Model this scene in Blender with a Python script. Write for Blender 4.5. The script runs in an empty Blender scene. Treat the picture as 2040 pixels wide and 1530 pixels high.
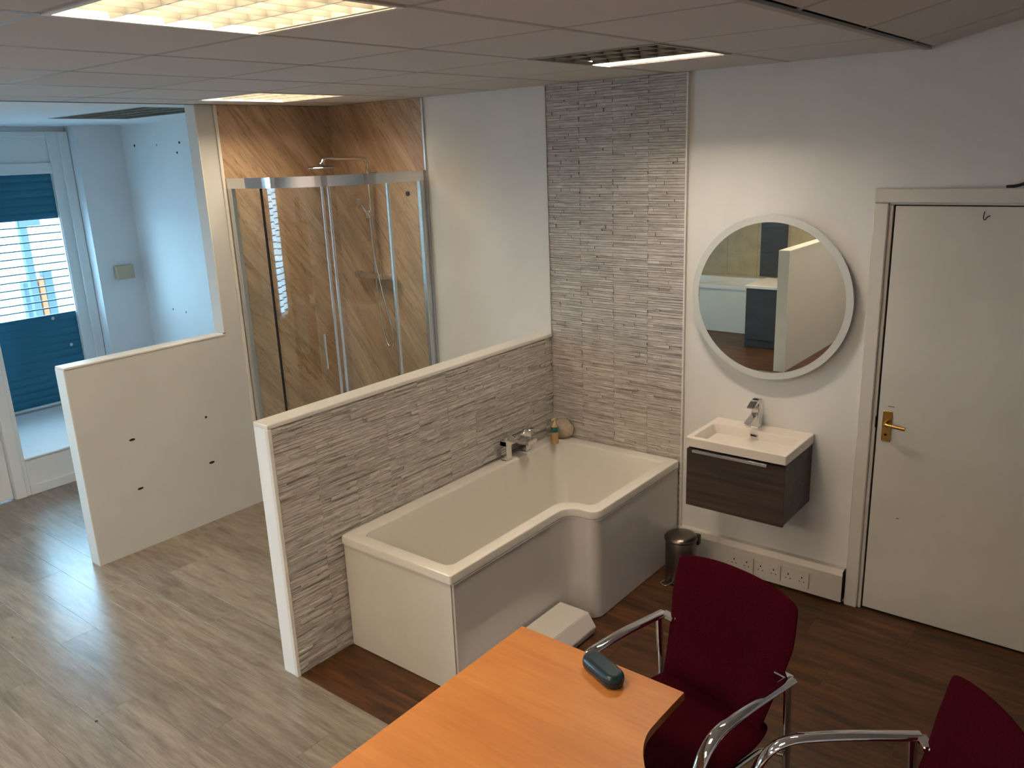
import bpy, bmesh, math, random
from mathutils import Vector, Matrix
random.seed(7)
SC = bpy.context.scene
COL = SC.collection
PI = math.pi
# ------------------------------------------------------------------ camera
CAM = (1.6498, -3.9156, 2.2518)
yaw, pitch, roll = [math.radians(a) for a in (39.0249, -15.6954, -2.2943)]
fw = Vector((-math.sin(yaw)*math.cos(pitch), math.cos(yaw)*math.cos(pitch), math.sin(pitch)))
rt = fw.cross(Vector((0, 0, 1))).normalized()
up = rt.cross(fw)
r2 = rt*math.cos(roll) + up*math.sin(roll)
u2 = -rt*math.sin(roll) + up*math.cos(roll)
cd = bpy.data.cameras.new('camera')
cam = bpy.data.objects.new('camera', cd)
COL.objects.link(cam)
m = Matrix((r2, u2, -fw)).transposed().to_4x4()
m.translation = CAM
cam.matrix_world = m
cd.sensor_fit = 'HORIZONTAL'
cd.sensor_width = 36
cd.lens = 36*1658.914/2040
cd.clip_start = 0.05
cd.clip_end = 300
SC.camera = cam
# ------------------------------------------------------------------ light levels
SKY = 16.5          # overcast daylight beyond the shopfront
TUBE = 40.0        # ceiling lamps
W = bpy.data.worlds.new('sky')
SC.world = W
W.use_nodes = True
bg = W.node_tree.nodes['Background']
bg.inputs[0].default_value = (0.42, 0.74, 1.0, 1)
bg.inputs[1].default_value = SKY
SC.view_settings.view_transform = 'Standard'
SC.view_settings.look = 'None'
SC.view_settings.exposure = 0.0
SC.view_settings.gamma = 1.0
SC.view_settings.use_curve_mapping = False
for (y0, y1, z0, z1, x) in ((-1.77, -0.71, 0.3, 2.2, -5.86), (-4.30, -2.95, 0.1, 2.4, -4.7)):
    ld = bpy.data.lights.new('window_portal', 'AREA')
    ld.shape = 'RECTANGLE'
    ld.size = y1-y0
    ld.size_y = z1-z0
    ld.cycles.is_portal = True
    lo = bpy.data.objects.new('window_portal', ld)
    lo.location = (x, (y0+y1)/2, (z0+z1)/2)
    lo.rotation_euler = (PI/2, 0, -PI/2)      # -Z axis towards +X
    COL.objects.link(lo)

H = 2.583          # ceiling height
# ------------------------------------------------------------------ materials
MATS = {}
def srgb(r, g, b):
    f = lambda c: (c/255/12.92) if c/255 <= 0.04045 else ((c/255+0.055)/1.055)**2.4
    return (f(r), f(g), f(b), 1)

class N:
    """tiny node helper"""
    def __init__(s, name):
        s.m = bpy.data.materials.new(name)
        s.m.use_nodes = True
        s.t = s.m.node_tree
        s.b = s.t.nodes['Principled BSDF']
        s.out = s.t.nodes['Material Output']
        MATS[name] = s.m
    def add(s, typ, **kw):
        n = s.t.nodes.new(typ)
        for k, v in kw.items():
            if k.startswith('i_'):
                n.inputs[k[2:].replace('_', ' ')].default_value = v
            else:
                setattr(n, k, v)
        return n
    def link(s, a, b):
        s.t.links.new(a, b)
    def coords(s, scale=(1, 1, 1), rnd=0.0, kind='Object', rot=(0, 0, 0)):
        tc = s.add('ShaderNodeTexCoord')
        mp = s.add('ShaderNodeMapping')
        mp.inputs['Scale'].default_value = scale
        mp.inputs['Rotation'].default_value = rot
        s.link(tc.outputs[kind], mp.inputs['Vector'])
        if rnd:
            oi = s.add('ShaderNodeObjectInfo')
            ml = s.add('ShaderNodeMath', operation='MULTIPLY')
            ml.inputs[1].default_value = rnd
            s.link(oi.outputs['Random'], ml.inputs[0])
            cb = s.add('ShaderNodeCombineXYZ')
            for i in range(3):
                s.link(ml.outputs[0], cb.inputs[i])
            s.link(cb.outputs[0], mp.inputs['Location'])
        return mp.outputs[0]
    def noise(s, vec, scale, detail=4, rough=0.55, dist=0.0):
        n = s.add('ShaderNodeTexNoise')
        n.inputs['Scale'].default_value = scale
        n.inputs['Detail'].default_value = detail
        n.inputs['Roughness'].default_value = rough
        n.inputs['Distortion'].default_value = dist
        s.link(vec, n.inputs['Vector'])
        return n.outputs['Fac']
    def ramp(s, fac, stops):
        r = s.add('ShaderNodeValToRGB')
        e = r.color_ramp.elements
        while len(e) < len(stops):
            e.new(0.5)
        for i, (p, c) in enumerate(stops):
            e[i].position = p
            e[i].color = c
        s.link(fac, r.inputs[0])
        return r.outputs[0]
    def mix(s, fac, a, b, mode='MIX'):
        n = s.add('ShaderNodeMix', data_type='RGBA', blend_type=mode)
        if isinstance(fac, float):
            n.inputs[0].default_value = fac
        else:
            s.link(fac, n.inputs[0])
        for v, i in ((a, 6), (b, 7)):
            if isinstance(v, tuple):
                n.inputs[i].default_value = v
            else:
                s.link(v, n.inputs[i])
        return n.outputs[2]
    def bump(s, h, strength, dist):
        n = s.add('ShaderNodeBump')
        n.inputs['Strength'].default_value = strength
        n.inputs['Distance'].default_value = dist
        s.link(h, n.inputs['Height'])
        s.link(n.outputs[0], s.b.inputs['Normal'])
    def base(s, c):
        if isinstance(c, tuple):
            s.b.inputs['Base Color'].default_value = c
        else:
            s.link(c, s.b.inputs['Base Color'])

def plain(name, col, rough=0.5, metal=0.0, var=0.04, nscale=6, bump=0.0, bscale=60, spec=None, coat=0.0):
    n = N(name)
    v = n.coords(kind='Object')
    f = n.noise(v, nscale, 3)
    dark = tuple(c*(1-var*2) for c in col[:3])+(1,)
    lite = tuple(min(1, c*(1+var)) for c in col[:3])+(1,)
    n.base(n.ramp(f, [(0.3, dark), (0.7, lite)]))
    n.b.inputs['Roughness'].default_value = rough
    n.b.inputs['Metallic'].default_value = metal
    if spec is not None:
        n.b.inputs['Specular IOR Level'].default_value = spec
    if coat:
        n.b.inputs['Coat Weight'].default_value = coat
        n.b.inputs['Coat Roughness'].default_value = 0.08
    if bump:
        n.bump(n.noise(v, bscale, 3), bump, 0.002)
    return n.m

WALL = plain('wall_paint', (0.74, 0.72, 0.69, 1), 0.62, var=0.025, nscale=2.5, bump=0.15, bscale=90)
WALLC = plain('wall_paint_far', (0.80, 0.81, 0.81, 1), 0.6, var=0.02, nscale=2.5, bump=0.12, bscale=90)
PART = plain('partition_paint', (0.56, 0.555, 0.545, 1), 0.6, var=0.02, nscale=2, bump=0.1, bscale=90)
CEILW = plain('ceiling_plaster', (0.74, 0.76, 0.77, 1), 0.8, var=0.01)
PVC = plain('white_edge_trim', (0.70, 0.67, 0.62, 1), 0.35, var=0.01)
GLOSSW = plain('gloss_woodwork', (0.64, 0.60, 0.54, 1), 0.38, var=0.02, nscale=3)
DOORM = plain('door_paint', (0.62, 0.585, 0.53, 1), 0.42, var=0.04, nscale=2)
ACRYL = plain('white_acrylic', (0.70, 0.66, 0.60, 1), 0.12, var=0.005, coat=0.4)
PANELM = plain('gloss_bath_panel', (0.60, 0.57, 0.55, 1), 0.07, var=0.005, coat=0.6)
PANELE = plain('matt_end_panel', (0.60, 0.57, 0.50, 1), 0.32, var=0.02)
CERAM = plain('basin_ceramic', (0.74, 0.67, 0.60, 1), 0.14, var=0.005, coat=0.4)
BOXM = plain('white_laminate', (0.58, 0.53, 0.49, 1), 0.35, var=0.01)
CHROME = plain('chrome', (0.78, 0.78, 0.78, 1), 0.06, 1.0, var=0.01)
SATIN = plain('satin_aluminium', (0.62, 0.63, 0.64, 1), 0.25, 1.0, var=0.02)
STEEL = plain('brushed_steel', (0.20, 0.17, 0.15, 1), 0.3, 1.0, var=0.05)
BRASS = plain('aged_brass', (0.50, 0.30, 0.09, 1), 0.25, 1.0, var=0.1, nscale=60)
BLACK = plain('black_plastic', (0.012, 0.012, 0.012, 1), 0.4)
DARK = plain('dark_hole', (0.008, 0.006, 0.005, 1), 0.9)
SOCK = plain('socket_plastic', (0.62, 0.57, 0.50, 1), 0.3, var=0.01)
TEAL = plain('shutter_teal', (0.014, 0.15, 0.25, 1), 0.35, var=0.1, nscale=3)
CASEM = plain('teal_hard_case', (0.006, 0.026, 0.040, 1), 0.30, var=0.08, nscale=20)
TRAYM = plain('shower_tray_stone', (0.6, 0.58, 0.54, 1), 0.3)
TEE = plain('grid_bar_paint', (0.30, 0.275, 0.25, 1), 0.5, var=0.02)
PAVE = plain('pavement_concrete', (0.62, 0.60, 0.60, 1), 0.9, var=0.08, nscale=0.6)
POSTM = plain('street_metal', (0.035, 0.055, 0.065, 1), 0.6)
ORANGE = plain('orange_band', (0.30, 0.07, 0.008, 1), 0.5)
CREAM = plain('socket_cream', (0.55, 0.45, 0.30, 1), 0.4)
PEB = plain('beige_pebble', (0.45, 0.36, 0.27, 1), 0.7, var=0.15, nscale=30, bump=0.4, bscale=80)
TAN = plain('tan_liquid_plastic', (0.50, 0.32, 0.13, 1), 0.2, var=0.1, nscale=30)
LABELT = plain('teal_print', (0.02, 0.14, 0.14, 1), 0.4, var=0.4, nscale=120)
BEIGET = plain('beige_wall_tile', (0.42, 0.33, 0.20, 1), 0.25, var=0.08)
SLATE = plain('dark_grey_tile', (0.06, 0.06, 0.065, 1), 0.3, var=0.1)
CASTOR = plain('rubber_foot_black', (0.02, 0.02, 0.02, 1), 0.7)

def mk_plank(name, c0, c1, c2, rough, spec):
    n = N(name)
    v = n.coords((1.2, 9, 9), rnd=37.0)
    f = n.noise(v, 2.4, 6, 0.62, 0.35)
    v2 = n.coords((2.5, 60, 60), rnd=11.0)
    g = n.noise(v2, 3.0, 4, 0.6)
    c = n.ramp(f, [(0.30, c0), (0.5, c1), (0.70, c2)])
    gc = n.ramp(g, [(0.35, (0.74, 0.72, 0.70, 1)), (0.62, (1.06, 1.06, 1.06, 1))])
    c = n.mix(0.75, c, gc, 'MULTIPLY')
    oi = n.add('ShaderNodeObjectInfo')
    rr = n.ramp(oi.outputs['Random'], [(0, (0.86, 0.855, 0.85, 1)), (1, (1.10, 1.09, 1.08, 1))])
    c = n.mix(1.0, c, rr, 'MULTIPLY')
    n.base(c)
    n.b.inputs['Roughness'].default_value = rough
    n.b.inputs['Specular IOR Level'].default_value = spec
    n.bump(g, 0.25, 0.0012)
    return n.m
OAK = mk_plank('grey_oak_plank', srgb(104, 95, 83), srgb(127, 117, 105), srgb(140, 130, 118), 0.25, 0.9)
WALNUT = mk_plank('dark_walnut_plank', srgb(48, 30, 18), srgb(78, 49, 29), srgb(106, 67, 38), 0.42, 0.35)

def mk_stone():
    n = N('split_face_stone')
    g = n.add('ShaderNodeNewGeometry')
    v = n.coords((1, 1, 1), rnd=13.0)
    f = n.noise(v, 9, 4)
    v2 = n.coords((5, 5, 60), rnd=5.0)
    f2 = n.noise(v2, 3, 4, 0.6)
    c = n.ramp(g.outputs['Random Per Island'], [(0.0, srgb(182, 175, 167)), (0.5, srgb(194, 188, 180)), (1.0, srgb(206, 200, 192))])
    c = n.mix(0.85, c, n.ramp(f2, [(0.34, (0.62, 0.60, 0.58, 1)), (0.56, (1.08, 1.08, 1.08, 1))]), 'MULTIPLY')
    c = n.mix(0.5, c, n.ramp(f, [(0.3, (0.8, 0.78, 0.76, 1)), (0.7, (1.05, 1.05, 1.05, 1))]), 'MULTIPLY')
    n.base(c)
    n.b.inputs['Roughness'].default_value = 0.55
    n.bump(f2, 0.5, 0.004)
    return n.m
STONE = mk_stone()

def mk_marble():
    n = N('brown_veined_panel')
    v = n.coords((1, 1, 1), kind='Object', rot=(math.radians(52), math.radians(52), 0))
    mp = n.add('ShaderNodeMapping')
    mp.inputs['Scale'].default_value = (1, 1, 1)
    # streaks run down to the right: stretch noise along a slanted axis, same on both walls
    tc = n.add('ShaderNodeTexCoord')
    sx = n.add('ShaderNodeSeparateXYZ')
    n.link(tc.outputs['Object'], sx.inputs[0])
    a = n.add('ShaderNodeMath', operation='ADD')
    n.link(sx.outputs[0], a.inputs[0])
    n.link(sx.outputs[1], a.inputs[1])          # horizontal run along either wall
    def lin(ka, kz):
        p = n.add('ShaderNodeMath', operation='MULTIPLY')
        p.inputs[1].default_value = ka
        n.link(a.outputs[0], p.inputs[0])
        q = n.add('ShaderNodeMath', operation='MULTIPLY_ADD')
        q.inputs[1].default_value = kz
        n.link(sx.outputs[2], q.inputs[0])
        n.link(p.outputs[0], q.inputs[2])
        return q.outputs[0]
    along = lin(0.62, -0.78)
    across = lin(0.78, 0.62)
    def vec(sa, sc, off):
        c = n.add('ShaderNodeCombineXYZ')
        m1 = n.add('ShaderNodeMath', operation='MULTIPLY')
        m1.inputs[1].default_value = sa
        n.link(along, m1.inputs[0])
        m2 = n.add('ShaderNodeMath', operation='MULTIPLY')
        m2.inputs[1].default_value = sc
        n.link(across, m2.inputs[0])
        n.link(m1.outputs[0], c.inputs[0])
        n.link(m2.outputs[0], c.inputs[1])
        c.inputs[2].default_value = off
        return c.outputs[0]
    f = n.noise(vec(0.7, 3.5, 0), 1.6, 5, 0.6, 0.8)
    g = n.noise(vec(1.0, 14, 3), 1.8, 6, 0.7, 1.4)
    h = n.noise(vec(0.6, 5, 7), 2.0, 3, 0.5, 2.5)
    c = n.ramp(f, [(0.28, srgb(150, 120, 96)), (0.5, srgb(176, 146, 120)), (0.72, srgb(200, 172, 146))])
    c = n.mix(0.8, c, n.ramp(g, [(0.32, (0.55, 0.50, 0.46, 1)), (0.47, (1, 1, 1, 1)), (0.72, (1.22, 1.22, 1.2, 1))]), 'MULTIPLY')
    c = n.mix(n.ramp(h, [(0.485, (0, 0, 0, 1)), (0.5, (0.55, 0.55, 0.55, 1)), (0.515, (0, 0, 0, 1))]), c, srgb(96, 72, 56))
    n.base(c)
    n.b.inputs['Roughness'].default_value = 0.28
    return n.m
MARBLE = mk_marble()

def mk_wood(name, cs, scale, rough, rot=(0, 0, 0), st=(1, 14, 14), gl=0.35, coat=0.0):
    n = N(name)
    v = n.coords(st, rot=rot)
    f = n.noise(v, scale, 5, 0.6, 0.4)
    v2 = n.coords((st[0]*3, st[1]*5, st[2]*5), rot=rot)
    g = n.noise(v2, scale, 3, 0.6)
    c = n.ramp(f, [(0.3, cs[0]), (0.5, cs[1]), (0.72, cs[2])])
    c = n.mix(gl, c, n.ramp(g, [(0.35, (0.8, 0.78, 0.76, 1)), (0.65, (1.05, 1.05, 1.05, 1))]), 'MULTIPLY')
    n.base(c)
    n.b.inputs['Roughness'].default_value = rough
    if coat:
        n.b.inputs['Coat Weight'].default_value = coat
    return n.m
BEECH = mk_wood('beech_laminate', (srgb(184, 114, 54), srgb(194, 124, 62), srgb(203, 133, 70)), 1.6, 0.42, st=(1.0, 7, 7), gl=0.35)
BEECHE = plain('beech_edge_band', srgb(150, 80, 30), 0.4, var=0.05)
WENGE = mk_wood('dark_wenge_veneer', (srgb(50, 40, 36), srgb(64, 52, 46), srgb(82, 70, 62)), 2.0, 0.42, st=(0.8, 10, 16), gl=0.7)

def mk_fabric():
    n = N('burgundy_weave')
    v = n.coords()
    f = n.noise(v, 260, 2)
    b = n.noise(v, 4, 2)
    c = n.ramp(f, [(0.3, srgb(46, 2, 10)), (0.7, srgb(66, 4, 18))])
    c = n.mix(0.6, c, n.ramp(b, [(0.3, (0.8, 0.8, 0.8, 1)), (0.7, (1.1, 1.1, 1.1, 1))]), 'MULTIPLY')
    n.base(c)
    n.b.inputs['Roughness'].default_value = 0.95
    n.b.inputs['Specular IOR Level'].default_value = 0.06
    n.bump(f, 0.4, 0.001)
    return n.m
FAB = mk_fabric()

def mk_glass(name, tint, refl):
    n = N(name)
    n.t.nodes.remove(n.b)
    tr = n.add('ShaderNodeBsdfTransparent')
    tr.inputs[0].default_value = tint
    gl = n.add('ShaderNodeBsdfGlossy')
    gl.inputs['Roughness'].default_value = 0.01
    gl.inputs['Color'].default_value = (0.95, 1, 1, 1)
    lw = n.add('ShaderNodeLayerWeight')
    lw.inputs[0].default_value = 0.5
    pw = n.add('ShaderNodeMath', operation='POWER')
    pw.inputs[1].default_value = 4.0
    n.link(lw.outputs['Facing'], pw.inputs[0])
    ml = n.add('ShaderNodeMath', operation='MULTIPLY_ADD')
    ml.inputs[1].default_value = 0.75
    ml.inputs[2].default_value = 0.03*refl
    n.link(pw.outputs[0], ml.inputs[0])
    mx = n.add('ShaderNodeMixShader')
    n.link(ml.outputs[0], mx.inputs[0])
    n.link(tr.outputs[0], mx.inputs[1])
    n.link(gl.outputs[0], mx.inputs[2])
    n.link(mx.outputs[0], n.out.inputs[0])
    return n.m
GLASS = mk_glass('shower_glass', (0.93, 0.96, 0.95, 1), 1.6)
WGLASS = mk_glass('window_glass', (0.96, 0.98, 0.98, 1), 1.0)

def mk_mirror():
    n = N('mirror_silver')
    n.base((0.70, 0.73, 0.68, 1))
    n.b.inputs['Metallic'].default_value = 1
    n.b.inputs['Roughness'].default_value = 0.005
    return n.m
MIRROR = mk_mirror()
FROST = plain('frosted_mirror_rim', (0.58, 0.585, 0.56, 1), 0.35, var=0.01)

def emit(name, col, s):
    n = N(name)
    n.t.nodes.remove(n.b)
    e = n.add('ShaderNodeEmission')
    e.inputs[0].default_value = col
    e.inputs[1].default_value = s
    n.link(e.outputs[0], n.out.inputs[0])
    return n.m
TUBEM = emit('warm_tube_glow', (1.0, 0.82, 0.57, 1), TUBE)
TUBEC = emit('white_tube_glow', (1.0, 0.86, 0.68, 1), TUBE*3.6)
BLADE = plain('louvre_blade_lit', (0.17, 0.16, 0.135, 1), 0.35, var=0.02)
BLADED = plain('louvre_aluminium', (0.26, 0.23, 0.18, 1), 0.3, 0.6, var=0.05)
RECESS = plain('luminaire_reflector', (0.45, 0.42, 0.36, 1), 0.4)

def mk_tile():
    n = N('mineral_ceiling_tile')
    v = n.coords()
    f = n.noise(v, 240, 3, 0.7)
    c = n.ramp(f, [(0.3, (0.50, 0.475, 0.455, 1)), (0.6, (0.57, 0.54, 0.52, 1))])
    oi = n.add('ShaderNodeObjectInfo')
    c = n.mix(1.0, c, n.ramp(oi.outputs['Random'], [(0, (0.95, 0.95, 0.95, 1)), (1, (1.03, 1.03, 1.03, 1))]), 'MULTIPLY')
    n.base(c)
    n.b.inputs['Roughness'].default_value = 0.9
    n.bump(f, 0.2, 0.001)
    return n.m
CTILE = mk_tile()

# ------------------------------------------------------------------ mesh helpers
class MB:
    def __init__(s):
        s.v = []
        s.f = []
        s.sm = []
    def add(s, vs, fs, smooth=False):
        o = len(s.v)
        s.v += [tuple(p) for p in vs]
        s.f += [tuple(i+o for i in f) for f in fs]
        s.sm += [smooth]*len(fs)
        return s
    def box(s, x0, y0, z0, x1, y1, z1, bev=0.0, M=None):
        bm = bmesh.new()
        bmesh.ops.create_cube(bm, size=1)
        for v in bm.verts:
            v.co = Vector(((x0+x1)/2+v.co.x*(x1-x0), (y0+y1)/2+v.co.y*(y1-y0), (z0+z1)/2+v.co.z*(z1-z0)))
        if bev > 0:
            bmesh.ops.bevel(bm, geom=bm.edges[:], offset=bev, segments=2 if bev > 0.004 else 1, affect='EDGES', profile=0.5)
        if M:
            bm.transform(M)
        s.bm(bm)
        return s
    def bm(s, bm, smooth=False):
        bm.verts.ensure_lookup_table()
        bm.normal_update()
        for i, v in enumerate(bm.verts):
            v.index = i
        s.add([v.co for v in bm.verts], [[v.index for v in f.verts] for f in bm.faces], smooth)
        bm.free()
    def prism(s, pts, z0, z1, bev=0.0, axis='z', segs=2, M=None):
        """polygon pts extruded between z0 and z1 along axis"""
        bm = bmesh.new()
        def P(a, b, c):
            return {'z': (a, b, c), 'y': (a, c, b), 'x': (c, a, b)}[axis]
        lo = [bm.verts.new(P(a, b, z0)) for a, b in pts]
        hi = [bm.verts.new(P(a, b, z1)) for a, b in pts]
        n = len(pts)
        bm.faces.new(lo[::-1])
        bm.faces.new(hi)
        for i in range(n):
            j = (i+1) % n
            bm.faces.new((lo[i], lo[j], hi[j], hi[i]))
        bmesh.ops.recalc_face_normals(bm, faces=bm.faces[:])
        if bev:
            bmesh.ops.bevel(bm, geom=bm.edges[:], offset=bev, segments=segs, affect='EDGES')
        if M:
            bm.transform(M)
        s.bm(bm)
        return s
    def tube(s, pts, r, n=12, closed=False, rx=None, smooth=True, upv=(0, 0, 1)):
        """sweep a circle (or flat oval with rx sideways) along pts"""
        pts = [Vector(p) for p in pts]
        k = len(pts)
        rings = []
        prev = None
        for i, p in enumerate(pts):
            if closed:
                d = pts[(i+1) % k]-pts[i-1]
            else:
                d = pts[min(i+1, k-1)]-pts[max(i-1, 0)]
            d.normalize()
            if prev is None:
                u = Vector(upv)
                if abs(u.dot(d)) > 0.95:
                    u = Vector((1, 0, 0)) if abs(d.x) < 0.9 else Vector((0, 1, 0))
            else:
                u = prev
            u = (u-d*u.dot(d)).normalized()
            prev = u
            w = d.cross(u)
            rings.append([p+u*(math.cos(2*PI*j/n)*r)+w*(math.sin(2*PI*j/n)*(rx or r)) for j in range(n)])
        vs = [q for rg in rings for q in rg]
        fs = []
        kk = k if closed else k-1
        for i in range(kk):
            a = i*n
            b = ((i+1) % k)*n
            for j in range(n):
                j2 = (j+1) % n
                fs.append((a+j, a+j2, b+j2, b+j))
        s.add(vs, fs, smooth)
        if not closed:
            s.add(rings[0], [tuple(range(n))[::-1]])
            s.add(rings[-1], [tuple(range(n))])
        return s
    def cyl(s, c0, c1, r, n=20, r1=None, smooth=True):
        c0, c1 = Vector(c0), Vector(c1)
        d = (c1-c0).normalized()
        u = Vector((0, 0, 1)) if abs(d.z) < 0.9 else Vector((1, 0, 0))
        u = (u-d*u.dot(d)).normalized()
        w = d.cross(u)
        r1 = r if r1 is None else r1
        A = [c0+(u*math.cos(2*PI*j/n)+w*math.sin(2*PI*j/n))*r for j in range(n)]
        B = [c1+(u*math.cos(2*PI*j/n)+w*math.sin(2*PI*j/n))*r1 for j in range(n)]
        s.add(A+B, [(j, (j+1) % n, n+(j+1) % n, n+j) for j in range(n)], smooth)
        s.add(A, [tuple(range(n))[::-1]])
        s.add(B, [tuple(range(n))])
        return s
    def lathe(s, prof, n=32, c=(0, 0, 0), smooth=True):
        vs = []
        for (r, z) in prof:
            for j in range(n):
                a = 2*PI*j/n
                vs.append((c[0]+r*math.cos(a), c[1]+r*math.sin(a), c[2]+z))
        fs = []
        for i in range(len(prof)-1):
            for j in range(n):
                j2 = (j+1) % n
                fs.append((i*n+j, i*n+j2, (i+1)*n+j2, (i+1)*n+j))
        s.add(vs, fs, smooth)
        if prof[0][0] > 1e-5:
            s.add(vs[:n], [tuple(range(n))[::-1]])
        if prof[-1][0] > 1e-5:
            s.add(vs[-n:], [tuple(range(n))])
        return s
    def mesh(s, name, mat):
        me = bpy.data.meshes.new(name)
        me.from_pydata(s.v, [], s.f)
        me.polygons.foreach_set('use_smooth', s.sm)
        me.materials.append(mat)
        me.update()
        return me

def ob(name, mesh_or_mb, mat=None, parent=None, loc=None, **props):
    me = mesh_or_mb.mesh(name, mat) if isinstance(mesh_or_mb, MB) else mesh_or_mb
    o = bpy.data.objects.new(name, me)
    COL.objects.link(o)
    if parent is not None:
        o.parent = parent
    if loc is not None:
        o.location = loc
    for k, v in props.items():
        o[k] = v
    return o

def thing(name, label, cat, loc=(0, 0, 0), rz=0.0, group=None):
    o = bpy.data.objects.new(name, None)
    o.empty_display_size = 0.1
    COL.objects.link(o)
    o.location = loc
    o.rotation_euler = (0, 0, rz)
    o['label'] = label
    o['category'] = cat
    if group:
        o['group'] = group
    return o

def struct(name, mb, mat, **p):
    return ob(name, mb, mat, kind='structure', **p)

def box(*a, **k):
    return MB().box(*a, **k)

def arc(cx, cy, r, a0, a1, n):
    return [(cx+r*math.cos(math.radians(a0+(a1-a0)*i/n)), cy+r*math.sin(math.radians(a0+(a1-a0)*i/n))) for i in range(n+1)]

def smooth_path(pts, it=3):
    """Chaikin corner cutting keeping ends"""
    P = [Vector(p) for p in pts]
    for _ in range(it):
        Q = [P[0]]
        for a, b in zip(P, P[1:]):
            Q += [a*0.75+b*0.25, a*0.25+b*0.75]
        Q.append(P[-1])
        P = Q
    return P

def round_path(pts, r, n=5):
    """polyline with each inner corner replaced by an arc-like curve"""
    P = [Vector(p) for p in pts]
    out = [P[0]]
    for i in range(1, len(P)-1):
        a, b, c = P[i-1], P[i], P[i+1]
        rr = min(r, (a-b).length*0.49, (c-b).length*0.49)
        p0 = b+(a-b).normalized()*rr
        p1 = b+(c-b).normalized()*rr
        for k in range(n+1):
            t = k/n
            out.append(p0*(1-t)**2+b*2*t*(1-t)+p1*t*t)
    out.append(P[-1])
    return out

# ================================================================== THE SETTING
XR, YF = 3.0, -6.3
floor = struct('floor', box(-6.3, YF-0.1, -0.10, XR+0.1, 0.1, -0.008), WALNUT)
# planks: grey oak in the shop, dark walnut in the bath display bay
def plank_mesh(L, wd, mat):
    return MB().box(0, 0, -0.008, L-0.0008, wd-0.0008, 0, bev=0.0004).mesh('plank', mat)
PW, PL = 0.178, 1.2
pm_cache = {}
def plank(x0, x1, y0, y1, mat):
    if x1-x0 < 0.02 or y1-y0 < 0.02:
        return
    k = (round(x1-x0, 3), round(y1-y0, 3), mat.name)
    if k not in pm_cache:
        pm_cache[k] = plank_mesh(x1-x0, y1-y0, mat)
    ob('plank', pm_cache[k], None, floor, (x0, y0, 0))
random.seed(11)
offs = [0.0, 0.72, 0.31, 1.02, 0.5, 0.15, 0.86]
def lay(xa, xb, ya, yb, mat, ystart):
    r = 0
    y = ystart
    while y > ya+1e-4:
        y0 = max(y-PW, ya)
        yt = min(y, yb)
        x = xb-PL*1.0+offs[r % 7]
        while x < xb:
            x += PL
        x -= PL
        while x+PL > xa:
            plank(max(x, xa), min(x+PL, xb), y0, yt, mat)
            x -= PL
        y = y0
        r += 1
lay(-4.57, -1.245, -2.0, 0.0, OAK, 0.136)
lay(-4.57, 0.9, -4.10, -2.0, OAK, -2.0)
lay(-1.245, 2.6, -2.0, 0.0, WALNUT, 0.136)
lay(0.9, 2.6, -3.4, -2.0, WALNUT, -2.0)
lay(-4.57, -1.2, -6.3, -4.10, WALNUT, -4.10)
for (x, y) in ((-1.655, -2.711), (-2.658, -2.649), (-2.516, -1.446), (-2.619, -1.593)):
    ob('floor_mark', MB().cyl((x, y, -0.001), (x, y, 0.0012), 0.007 if x > -2 else 0.004, 8), DARK, floor)

wall_back = struct('wall_back', box(-3.09, 0.0, 0, XR, 0.12, 3.2), WALL)
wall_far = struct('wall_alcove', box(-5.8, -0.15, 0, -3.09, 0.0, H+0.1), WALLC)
wall_right = struct('wall_right', box(XR, YF, 0, XR+0.1, 0.12, 3.2), WALL)
wall_front = struct('wall_front', box(-4.7, YF-0.1, 0, XR, YF, 3.2), WALL)
# shopfront side: set back bay, column, then shopfront glazing nearer the street door
wl = MB()
wl.box(-5.8, -0.545, 0, -5.6, -0.15, H)               # column
wl.box(-5.9, -1.9, 2.545, -5.78, -0.545, H+0.1)
wl.box(-5.9, -1.9, 0, -5.78, -0.60, 0.29)
wl.box(-5.9, -2.0, 0, -5.78, -1.80, H)
wl.box(-5.8, -1.86, 0, -4.67, -1.77, H)               # return of the bay
wl.box(-4.67, -1.875, 0, -4.57, -1.77, H)
wl.box(-4.67, -2.84, 2.06, -4.57, -1.875, H)
wl.box(-4.67, -2.95, 0, -4.57, -2.72, H)
wl.box(-4.67, -6.3, 0, -4.57, -4.30, H)
wl.box(-4.67, -4.30, 2.36, -4.57, -2.95, H)
wl.box(-4.67, -4.30, 0, -4.57, -2.95, 0.12)
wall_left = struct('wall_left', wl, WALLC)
for (y, z, r) in ((-5.692, 2.416, .012), (-5.323, 2.408, .008), (-4.964, 2.416, .010), (-5.017, 2.337, .010), (-5.456, .975, .009), (-5.241, .966, .009)):
    # screw holes in the alcove wall
    k = (3.9156-0.15)/3.9156
    x = 1.65+(y-1.65)*k
    zz = 2.25+(z-2.25)*k
    ob('screw_hole', MB().cyl((x, -0.1512, zz), (x, -0.148, zz), r, 8), STEEL if r < .0095 else DARK, wall_far)

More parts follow.
